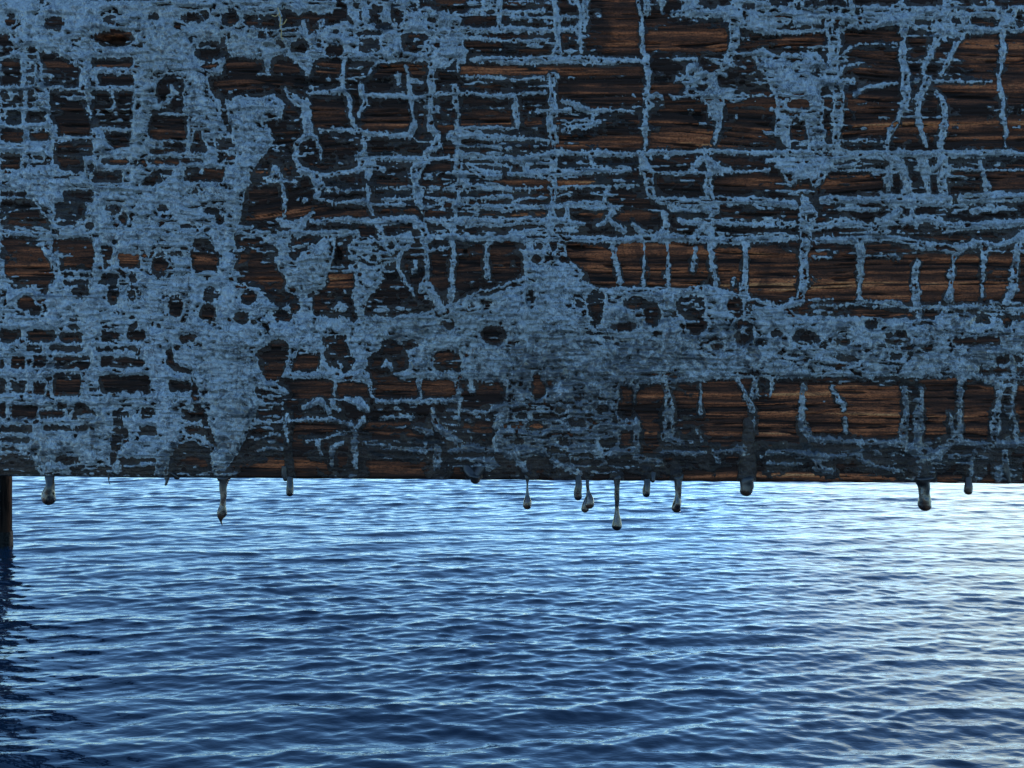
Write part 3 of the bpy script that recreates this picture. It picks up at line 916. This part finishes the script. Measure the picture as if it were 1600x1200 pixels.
# bare, unstained wood: x0,y0,x1,y1,strength
BARE = """945,0,1000,82,.75;870,105,1000,118,.7;800,105,870,116,.6;905,128,1065,145,.75;1015,48,1140,78,.8;1015,18,1060,45,.35;870,212,1005,232,.75
1015,208,1112,232,.75;1320,50,1400,70,.6;1505,52,1560,90,.7;1515,60,1600,140,.6;1460,128,1600,162,.75;1390,185,1600,235,.45;1320,80,1400,235,.3;1330,105,1380,118,.6
1555,258,1600,292,.6;1215,50,1290,68,.55;920,380,1120,446,.72;1120,385,1200,450,.7;1200,400,1600,470,.7;1200,480,1260,494,.5;1345,480,1430,496,.6;920,330,1010,345,.5
890,380,920,410,.5;665,385,740,450,.4;740,380,800,450,.35;5,375,85,432,.38;95,375,150,420,.38;185,396,222,412,.75;296,398,340,414,.7;360,398,388,412,.7;330,96,400,136,.6
60,98,120,106,.55;0,98,30,104,.5;145,98,210,106,.5;150,116,210,134,.25;330,180,300,220,.3;245,185,292,220,.5;80,195,145,215,.45;0,205,80,222,.35;430,100,480,112,.65
405,120,470,132,.6;485,100,535,115,.5;585,100,690,115,.6;720,104,800,116,.65;490,155,540,200,.35;580,165,640,200,.4;700,175,800,200,.4;400,328,560,340,.6;400,415,440,440,.6
500,430,545,447,1.1;160,45,180,62,.9;0,518,230,535,.35;0,560,235,575,.35;90,590,240,616,.25;590,595,720,620,.55;460,600,575,622,.45;745,597,790,615,.4;400,555,500,590,.3
820,590,850,650,.5;1000,602,1040,622,.6;965,600,1030,710,.45;1062,600,1100,660,.5;1100,595,1170,690,.6;1205,600,1350,625,.95;1190,630,1410,685,.9;1310,605,1410,628,1.0;1330,650,1400,665,1.15
1445,600,1500,680,.75;1500,602,1560,685,.85;1310,640,1410,680,1.0;1590,605,1600,690,.8;400,722,520,742,.55;575,722,665,744,.7;1060,738,1200,748,.4;1210,740,1410,752,.6;1290,715,1350,730,.45;1470,735,1520,752,.4;450,650,520,690,.4
800,285,900,298,.5;820,270,960,292,.35;800,330,860,338,.55;890,283,950,288,.6;1150,258,1200,290,.4;1280,270,1380,300,.4;870,0,1000,12,.3"""
BR = np.zeros_like(FLD)
for t in BARE.replace('\n', ';').split(';'):
    x0, y0, x1, y1, s_ = map(float, t.split(','))
    if x1 < x0: x0, x1 = x1, x0
    s = box(x0, y0, x1, y1, 16)
    xw = XX[s] + wx[s] * 3.5; e = np.minimum(np.minimum(xw - x0, x1 - xw) / 14, np.minimum(YY[s] - y0, y1 - YY[s]) / 5)
    BR[s] = np.maximum(BR[s], sstep(-1, .6, e) * s_)
BR = BR + np.where((XX < -5) | (XX > 1605) | (YY < -5), .45 * sstep(.45, .7, vnoise(XX + 900, YY + 900, 160, 26, 51, 2)), 0)
FLD = np.maximum(FLD, np.where(FLD > -22, CRUMB - 9 * BR, -60))
# how far the dark tar reaches past the pale crust (more towards the lower edge, less over bare wood)
reach = 4.6 + 11 * (vnoise(XX + 900, YY + 900, 34, 16, 52, 3) - .42) + 5 * sstep(640, 735, YY) - 3.2 * BR
reach = np.where(YY > 705, np.maximum(reach, 7), reach)
TAR = FLD + reach
# tar turns greyer and darker in the middle and low down, mottled by noise
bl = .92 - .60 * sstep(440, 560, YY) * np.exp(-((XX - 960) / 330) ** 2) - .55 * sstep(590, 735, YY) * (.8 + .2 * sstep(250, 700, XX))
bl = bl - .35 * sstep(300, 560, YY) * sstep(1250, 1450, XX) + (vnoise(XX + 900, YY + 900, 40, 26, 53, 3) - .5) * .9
CRUST_TONE = np.clip(bl, .2, 1)

# swellings of tar on the face that feed the drips: u, half width, height of the swelling, top row
FEED = [(76, 12, 6, 700), (262, 13, 6, 708), (350, 15, 7, 712), (452, 8, 4, 640), (740, 12, 5, 722), (824, 6, 3, 728), (905, 8, 4, 722), (917, 10, 5, 715), (964, 12, 5, 728), (1012, 9, 4, 722), (1058, 10, 5, 725), (1168, 15, 7, 655), (1440, 24, 9, 700), (1516, 9, 5, 708), (1572, 6, 3, 722)]
SW = np.zeros_like(FLD)
for cu, hw_, hh, top in FEED:
    wv = hw_ * (.55 + .45 * sstep(top, 744, YY))
    q = 1 - ((XX - cu - (vnoise(YY, YY * 0 + cu, 30, 9, 81) - .5) * 8) / wv) ** 2
    SW = np.maximum(SW, hh * np.sqrt(np.clip(q, 0, 1)) * sstep(top - 6, top + 16, YY) * (.5 + .5 * sstep(top, 740, YY)))
TAR = np.where(SW > .3, np.maximum(TAR, 8), TAR)
# ------------------------------------------------------------------ the beam
YF = 0.60                                     # distance of the beam face
PX = YF / F_PX                                # metres per photo pixel on the face
def bottom(u): return 743.5 + u * .0072 + (vnoise(u + 900, u * 0 + 3, 46, 9, 91, 3, .7) - .5) * 2.6
us = np.concatenate([np.arange(-690, -30, 4.), np.arange(-30, 1630, 1.5), np.arange(1630, 2290, 4.)])
vs = np.concatenate([np.arange(-150, -6, 3.), np.arange(-6, 744, 1.45)])
U, V = np.meshgrid(us, vs)
V = -150 + (V + 150) * ((bottom(U) + 150) / (744 + 150))            # last row follows the tilted lower edge
fU, hU = bil(FLD, U, V), bil(HW, U, V)
edge = bottom(U) - V                                                # px above the lower arris
hU = hU - np.clip(3 - edge, 0, 3) ** 2 * .6
tU = bil(TAR, U, V); gU = bil(GROOVE, U, V); bU = bil(BR, U, V); grU = bil(grain, U, V); ckU = bil(crack, U, V); blU = bil(CRUST_TONE, U, V)
def face_xyz(U, V, H):
    x, y, z = unproject(U, V, YF); return np.stack([x, y - H * PX, z], -1)
def grid_faces(shape, keep=None):
    nr, nc = shape; idx = np.arange(nr * nc).reshape(nr, nc)
    f = np.stack([idx[:-1, :-1], idx[1:, :-1], idx[1:, 1:], idx[:-1, 1:]], -1).reshape(-1, 4)
    return f if keep is None else f[keep.ravel()]
beam = bpy.data.objects.new('wooden_beam', None); link(beam)
beam.location = (0, YF + .14, 1.7)
tag(beam, 'wide weathered brown timber beam caked in blue grey cracked tar with drips along its lower edge', 'wooden beam')
bpy.context.view_layer.update()
OFF = np.array(beam.location)
P = face_xyz(U, V, hU)
# carry the skin round the lower edge and over the top
low1 = P[-1] + np.array([0, .004, -.0015]); low2 = P[-1] + np.array([0, .03, -.002]) ; low2[:, 2] = low1[:, 2]
top1 = P[0] + np.array([0, .02, 0])
def addrows(A, fill0, fill1, fill2): return np.concatenate([A[:1] if fill0 is None else fill0[None], A, fill1[None], fill2[None]])
P2 = np.concatenate([top1[None], P, low1[None], low2[None]])
ex = lambda A: np.concatenate([A[:1], A, A[-1:], A[-1:]])
co = (P2 - OFF).reshape(-1, 3); ff = grid_faces(P2.shape[:2])
# body of the timber behind the weathered face, running on past both ends of it
zb = unproject(0., 744., YF)[2] ; zt = unproject(0., -150., YF)[2]
bx = [(-1.7, YF + .0045, zb - .0008), (1.7, YF + .0045, zb - .0008 - .0), (1.7, YF + .29, zb), (-1.7, YF + .29, zb),
      (-1.7, YF + .0045, zt + .012), (1.7, YF + .0045, zt + .012), (1.7, YF + .29, zt + .012), (-1.7, YF + .29, zt + .012)]
xl, xr = P[0, 0, 0], P[0, -1, 0]
ext = []
def boxverts(x0, x1, y0, y1, z0, z1): return [(x0, y0, z0), (x1, y0, z0), (x1, y1, z0), (x0, y1, z0), (x0, y0, z1), (x1, y0, z1), (x1, y1, z1), (x0, y1, z1)]
BF = np.array([(0, 3, 2, 1), (4, 5, 6, 7), (0, 1, 5, 4), (1, 2, 6, 5), (2, 3, 7, 6), (3, 0, 4, 7)])
zlo = P[-1, :, 2].min()
zhi = P[0, :, 2].max()
for b in (boxverts(xl, xr, YF + .02, YF + .29, zlo + .006, zhi - .0005), boxverts(-1.8, xl + .002, YF + .003, YF + .288, zlo + .004, zhi + .001), boxverts(xr - .002, 1.8, YF + .003, YF + .288, zlo + .001, zhi + .001)):
    ff = np.concatenate([ff, BF + len(co)]); co = np.concatenate([co, np.array(b) - OFF])
ne = len(co) - P2.shape[0] * P2.shape[1]
pad = lambda A, v=0: np.concatenate([ex(A).ravel(), np.full(ne, v)])
timber = mesh_np('timber', co, ff, M['wood'], beam, dict(bare=pad(bU, .3), groove=pad(gU), grain=pad(grU, .5)))

# tar skin: sits on the wood, dives under it at its own edge
thick = np.clip(sstep(-2, 7, tU) * 1.1 + sstep(-1, 7, fU) * 4.2 + sstep(8, 22, fU) * 1.4, 0, 9)
wr = (vnoise(U + 900, V + 900, 12, 10, 61, 3, .6) - .5) * 9.0 + (vnoise(U + 900, V + 900, 4, 7, 62, 2) - .5) * 1.4
hs = .45 * hU + .55 * np.minimum(hU, 0) * .3
ht = np.where(tU > 0, np.maximum(hs, hU * .6 - .3) + thick + wr * sstep(0, 6, fU) * .8 + .25, hU - 1.2)
swU = bil(SW, U, V); ht = np.maximum(ht, np.where(swU > .2, swU + hU * .2 + wr * .5, -99))
ht = ht - np.clip(3 - edge, 0, 3) ** 2 * .35
kp = (tU > -1.0)
keep = (kp[:-1, :-1] | kp[1:, :-1] | kp[1:, 1:] | kp[:-1, 1:])
PT = face_xyz(U, V, ht) - OFF
ff = grid_faces(U.shape, keep); used = np.unique(ff); remap = np.zeros(U.size, np.int64); remap[used] = np.arange(len(used))
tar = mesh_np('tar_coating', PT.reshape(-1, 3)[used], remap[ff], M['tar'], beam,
              dict(crust=fU.ravel()[used], crust_tone=blU.ravel()[used], crack=ckU.ravel()[used]))
tar['label'] = 'cracked blue grey tar spread in runs over the dark wood'

# ------------------------------------------------------------------ drips
def drip(chain, seed, extra=(), wrinkle=.06, free=False):
    """chain of (u, v, radius_px, depth_px toward viewer); lofted rounded body, capped by its own last radius"""
    rs = np.random.RandomState(seed); V_, F_, T_ = [], [], []
    def loft(ch):
        base = len(V_); ch = [c if len(c) == 4 else (*c, 3) for c in ch]
        if ch[0][1] < 744 and ch[-1][1] > 752:
            low = [c for c in ch if c[1] >= 745]; r0, u0 = low[0][2], low[0][0]; r1 = next((c[2] for c in low if c[1] > 754), r0)
            ch = [(u0, 724, r0 * .5, -r0 - 2), (u0, 733, r0 + .5, -r0 - 1), (u0, 740, r0 + 1.2, -r0 * .75), (u0, 746, r0 + .5, -r0 * .15), (u0, 750.5, r0 * .35 + min(r1, r0) * .65, 1)] + [c for c in low if c[1] > 754]
        ch = np.array(ch, float)
        # resample with smooth interpolation
        s = np.concatenate([[0], np.cumsum(np.hypot(np.diff(ch[:, 0]), np.diff(ch[:, 1])))])
        n = max(14, int(s[-1] / 1.1)); t = np.linspace(0, s[-1], n)
        def pch(y):
            m = np.gradient(y, s); i = np.clip(np.searchsorted(s, t) - 1, 0, len(s) - 2); h = s[i + 1] - s[i]; q = (t - s[i]) / h
            return (2*q**3-3*q**2+1)*y[i] + (q**3-2*q**2+q)*h*m[i] + (-2*q**3+3*q**2)*y[i+1] + (q**3-q**2)*h*m[i+1]
        u, v, r, d = (pch(ch[:, k]) for k in range(4)); r = np.maximum(r, .5)
        rl = ch[-1, 2]; cap = np.linspace(0, 1, 7)[1:]
        u = np.concatenate([u, np.full(6, u[-1])]); d = np.concatenate([d, np.full(6, d[-1])])
        v = np.concatenate([v, v[-1] + rl * np.sin(cap * math.pi / 2)]); r = np.concatenate([r, np.maximum(rl * np.cos(cap * math.pi / 2), .05)])
        K = 20; ph = rs.rand(4) * 6.28
        for j in range(len(u)):
            x, y, z = unproject(u[j], v[j], YF - d[j] * PX)
            for k in range(K):
                a = 2 * math.pi * k / K
                rad = r[j] * PX * (1 + wrinkle * math.sin(2 * a + v[j] * .11 + ph[0]) + wrinkle * math.sin(3 * a - v[j] * .23 + ph[1]) + wrinkle * .35 * math.sin(v[j] * .4 + a + ph[2]))
                V_.append((x + rad * math.cos(a), y + rad * math.sin(a) * .95, z)); T_.append(float(sstep(752, 778, v[j])))
        for j in range(len(u) - 1):
            for k in range(K):
                a, b = base + j * K + k, base + j * K + (k + 1) % K
                F_.append((a, b, b + K, a + K))
        F_.append(tuple(base + k for k in range(K))); F_.append(tuple(base + (len(u) - 1) * K + k for k in range(K - 1, -1, -1)))
    loft(chain)
    for c in extra: loft(c)
    me = bpy.data.meshes.new('tar_drip'); v = np.array(V_) - OFF
    me.from_pydata(v.tolist(), [], F_); me.polygons.foreach_set('use_smooth', np.ones(len(F_), bool)); me.update()
    import bmesh
    bm = bmesh.new(); bm.from_mesh(me); bmesh.ops.recalc_face_normals(bm, faces=bm.faces); bm.to_mesh(me); bm.free()
    a_ = me.attributes.new('tip', 'FLOAT', 'POINT'); a_.data.foreach_set('value', T_)
    me.materials.append(M['drip'])
    return link(bpy.data.objects.new('tar_drip', me), beam)
DR = [
 ([(70, 700, 7, -3), (74, 722, 9, 0), (78, 740, 6, 3), (78, 757, 6.5), (76, 771, 9), (76, 780, 9.3)], (), 'fat wrinkled tan drip near the left end', .07),
 ([(174, 728, 2, 1), (169, 740, 1.6, 2), (170, 748, 1.0), (172, 757, .6)], ([(172, 738, 3, 1), (178, 742, 2.5, 2)],), 'hair thin tar thread hooked below the edge', .02),
 ([(252, 712, 8, -2), (260, 728, 13, 1), (263, 741, 9, 3), (261, 750, 4), (259, 757, 2)], ([(268, 738, 7, 0), (277, 745, 4.5, 1)], [(274, 742, 5, 0), (287, 741, 4, 0)]), 'lumpy bluish tar nub with a short beak', .1),
 ([(350, 722, 13, -7), (350, 738, 12, -3), (350, 746, 10, 0), (349, 757, 6, 2), (349, 772, 5.2), (348, 790, 5), (347, 799, 7), (346, 806, 6.5), (345, 812, 2.5), (347, 820, .7)], ([(338, 742, 4, -1), (345, 748, 5, 0)], [(362, 742, 4, -1), (354, 748, 5, 0)]), 'long thick drip widening at the edge with a torn tip', .06),
 ([(449, 690, 5, -2), (452, 715, 6, 0), (453, 735, 5.5, 3), (453, 752, 4.8), (453, 764, 5.8), (453, 770, 5.8)], ([(445, 728, 5, 0), (445, 744, 4.5, 1), (446, 748, 4, 1)],), 'short dark finger of tar beside a stub', .04),
 ([(728, 726, 6, 0), (735, 738, 10, 2), (742, 746, 10, 4), (743, 748, 8, 4)], ([(754, 728, 10, -3), (745, 742, 9, 2)],), 'squat rounded tar knob leaning right', .05),
 ([(825, 735, 7, -2), (824, 745, 4, 1), (824, 750, 1.9, 2), (824, 764, 1.7), (824, 775, 3.6), (824, 784, 6.6), (824, 789, 7)], (), 'teardrop on a thin thread of tar', .03),
 ([(906, 720, 6, -1), (905, 740, 5.5, 2), (904, 757, 5), (903, 770, 6), (903, 776, 6)], (), 'stubby drip with a pinkish sheen beside the forked drop', .05),
 ([(917, 722, 8, -2), (918, 742, 5.5, 1), (918, 755, 2.6), (919, 768, 2.8), (921, 779, 6.5), (921, 787, 8)], ([(918, 776, 3), (915, 788, 5.5, 2), (914, 795, 6, 2)],), 'thin stem ending in two merged drops', .04),
 ([(964, 735, 9, -4), (964, 746, 7.5, 0), (964, 755, 4.6, 2), (964, 775, 4.0), (964, 800, 3.8), (964, 811, 6), (964, 821, 8)], (), 'longest drip, straight stem with a round bead', .03),
 ([(1012, 722, 6, -1), (1012, 742, 5, 2), (1011, 756, 4.8), (1010, 766, 6), (1010, 771, 6)], ([(1020, 735, 5, -1), (1020, 747, 3.6, 1), (1020, 754, 4.5, 1)],), 'grey drip with a small bead at its right', .06),
 ([(1058, 730, 9, -4), (1059, 746, 7.5, 0), (1060, 760, 5.2), (1059, 776, 5.2), (1058, 786, 7), (1057, 794, 7)], (), 'long drip with a folded brown stem and black tip', .08),
 ([(1170, 640, 4, -2), (1169, 690, 5, -1), (1168, 725, 10, -3), (1167, 745, 12, 0), (1167, 757, 10.5, 2), (1166, 766, 9.5)], (), 'broad tan blunt drip under a vertical ridge', .05),
 ([(1441, 700, 14, -9), (1440, 728, 21, -13), (1440, 745, 16, -6), (1443, 757, 10, 1), (1444, 772, 8.3), (1445, 783, 9.3), (1445, 789, 9.4)], ([(1428, 742, 6, -1), (1436, 754, 6, 1)],), 'wide glossy black drip swelling to a round end', .05),
 ([(1518, 712, 6, -1), (1515, 735, 6, 1), (1513, 748, 5, 2), (1513, 761, 6), (1513, 767, 6)], (), 'small shiny drip near the right end', .04),
 ([(1571, 722, 4, 0), (1573, 742, 4.5, 1), (1575, 752, 4, 1)], (), 'tiny dark nub at the far right', .05),
]
for i, (ch, exx, lab, wk) in enumerate(DR):
    o = drip(ch, i + 1, exx, wk); o['label'] = lab
    o['group'] = 'hardened tar drips under the beam'

# a wisp of dry grass stuck in the tar near the top
def straw():
    pts = [(434, 12), (437, 22), (439, 31), (437, 40), (440, 48), (439, 57), (443, 62)]
    m = N('dry_grass').set(Base_Color=(.42, .27, .10), Roughness=.7)
    cu = bpy.data.curves.new('dry_grass_stem', 'CURVE'); cu.dimensions = '3D'; cu.bevel_depth = .00042; cu.bevel_resolution = 1
    o = unproject(437., 35., YF - .005)
    for pp in (pts, [(437, 22), (430, 26), (425, 24)], [(437, 40), (444, 37), (448, 30)]):
        sp = cu.splines.new('POLY'); sp.points.add(len(pp) - 1)
        for q, (u, v) in zip(sp.points, pp):
            x, y, z = unproject(float(u), float(v), YF - .0045 - .001 * math.sin(v)); q.co = (x - o[0], y - o[1], z - o[2], 1); q.radius = 1.1 - .5 * (v % 7) / 7
    cu.materials.append(m); tmp = link(bpy.data.objects.new('dry_grass_curve', cu)); me = bpy.data.meshes.new_from_object(tmp); bpy.data.objects.remove(tmp); bpy.data.curves.remove(cu)
    me.name = 'dry_grass_stem'; ob = link(bpy.data.objects.new('dry_grass_stem', me)); ob.location = o
    tag(ob, 'wisp of pale dry grass stuck to the tarred beam near its top', 'dry grass')
straw()

# ------------------------------------------------------------------ the piling standing in the water at the far left
def pile(u0, base, hw, lab, sd):
    y = CAM.z * F_PX / (base - HORIZON)
    x, yy, z = unproject(u0, 800., y); r = hw / F_PX * y
    root = bpy.data.objects.new('mooring_pile', None); link(root); root.location = (x, y, 0)
    tag(root, lab, 'pile', 'mooring piles in the water'); rs = np.random.RandomState(sd); K = 32
    def tube(name, zs, rad, mat, amp, fz):
        co = []; ph = rs.rand(3) * 6
        for z in zs:
            for k in range(K):
                a = 2 * math.pi * k / K
                q = rad(z) * (1 + amp * math.sin(3 * a + ph[0] + z * fz) + amp * math.sin(7 * a + ph[1] - z * fz * 1.7) + amp * (rs.rand() - .5))
                co.append((q * math.cos(a), q * math.sin(a), z))
        n = len(zs); idx = np.arange(n * K).reshape(n, K); nx = np.roll(idx, -1, 1)
        f = np.stack([idx[:-1], nx[:-1], nx[1:], idx[1:]], -1).reshape(-1, 4)
        return mesh_np(name, np.array(co), f, mat, root)
    tube('shaft', np.linspace(-1.2, 7, 140), lambda z: r * (1 - .01 * z), M['pile'], .03, .8)
    tube('barnacle_band', np.linspace(-.5, .13, 40), lambda z: r * (1.16 - .25 * max(0, z)), M['barnacle'], .05, 9)
    for zz, sx in ((.62, -1), (1.05, -1)):
        import bmesh
        bm = bmesh.new(); bmesh.ops.create_cone(bm, cap_ends=True, segments=10, radius1=.012, radius2=.008, depth=.07)
        for v in bm.verts: v.co = Vector((sx * (r + .02) + v.co.z * .9, -.01 + v.co.x, zz + v.co.y + v.co.z * .2))
        me = bpy.data.meshes.new('bolt'); bm.to_mesh(me); bm.free(); me.materials.append(M['barnacle']); link(bpy.data.objects.new('bolt', me), root)
pile(9.2, 853, 8.3, 'thin dark wooden pile standing in the water at the left edge', 3)
pile(-66, 840, 50, 'thick black wooden pile added out of view to darken the thin pile reflection', 5)  # out-of-frame pile, added to deepen the dark reflection at the left edge
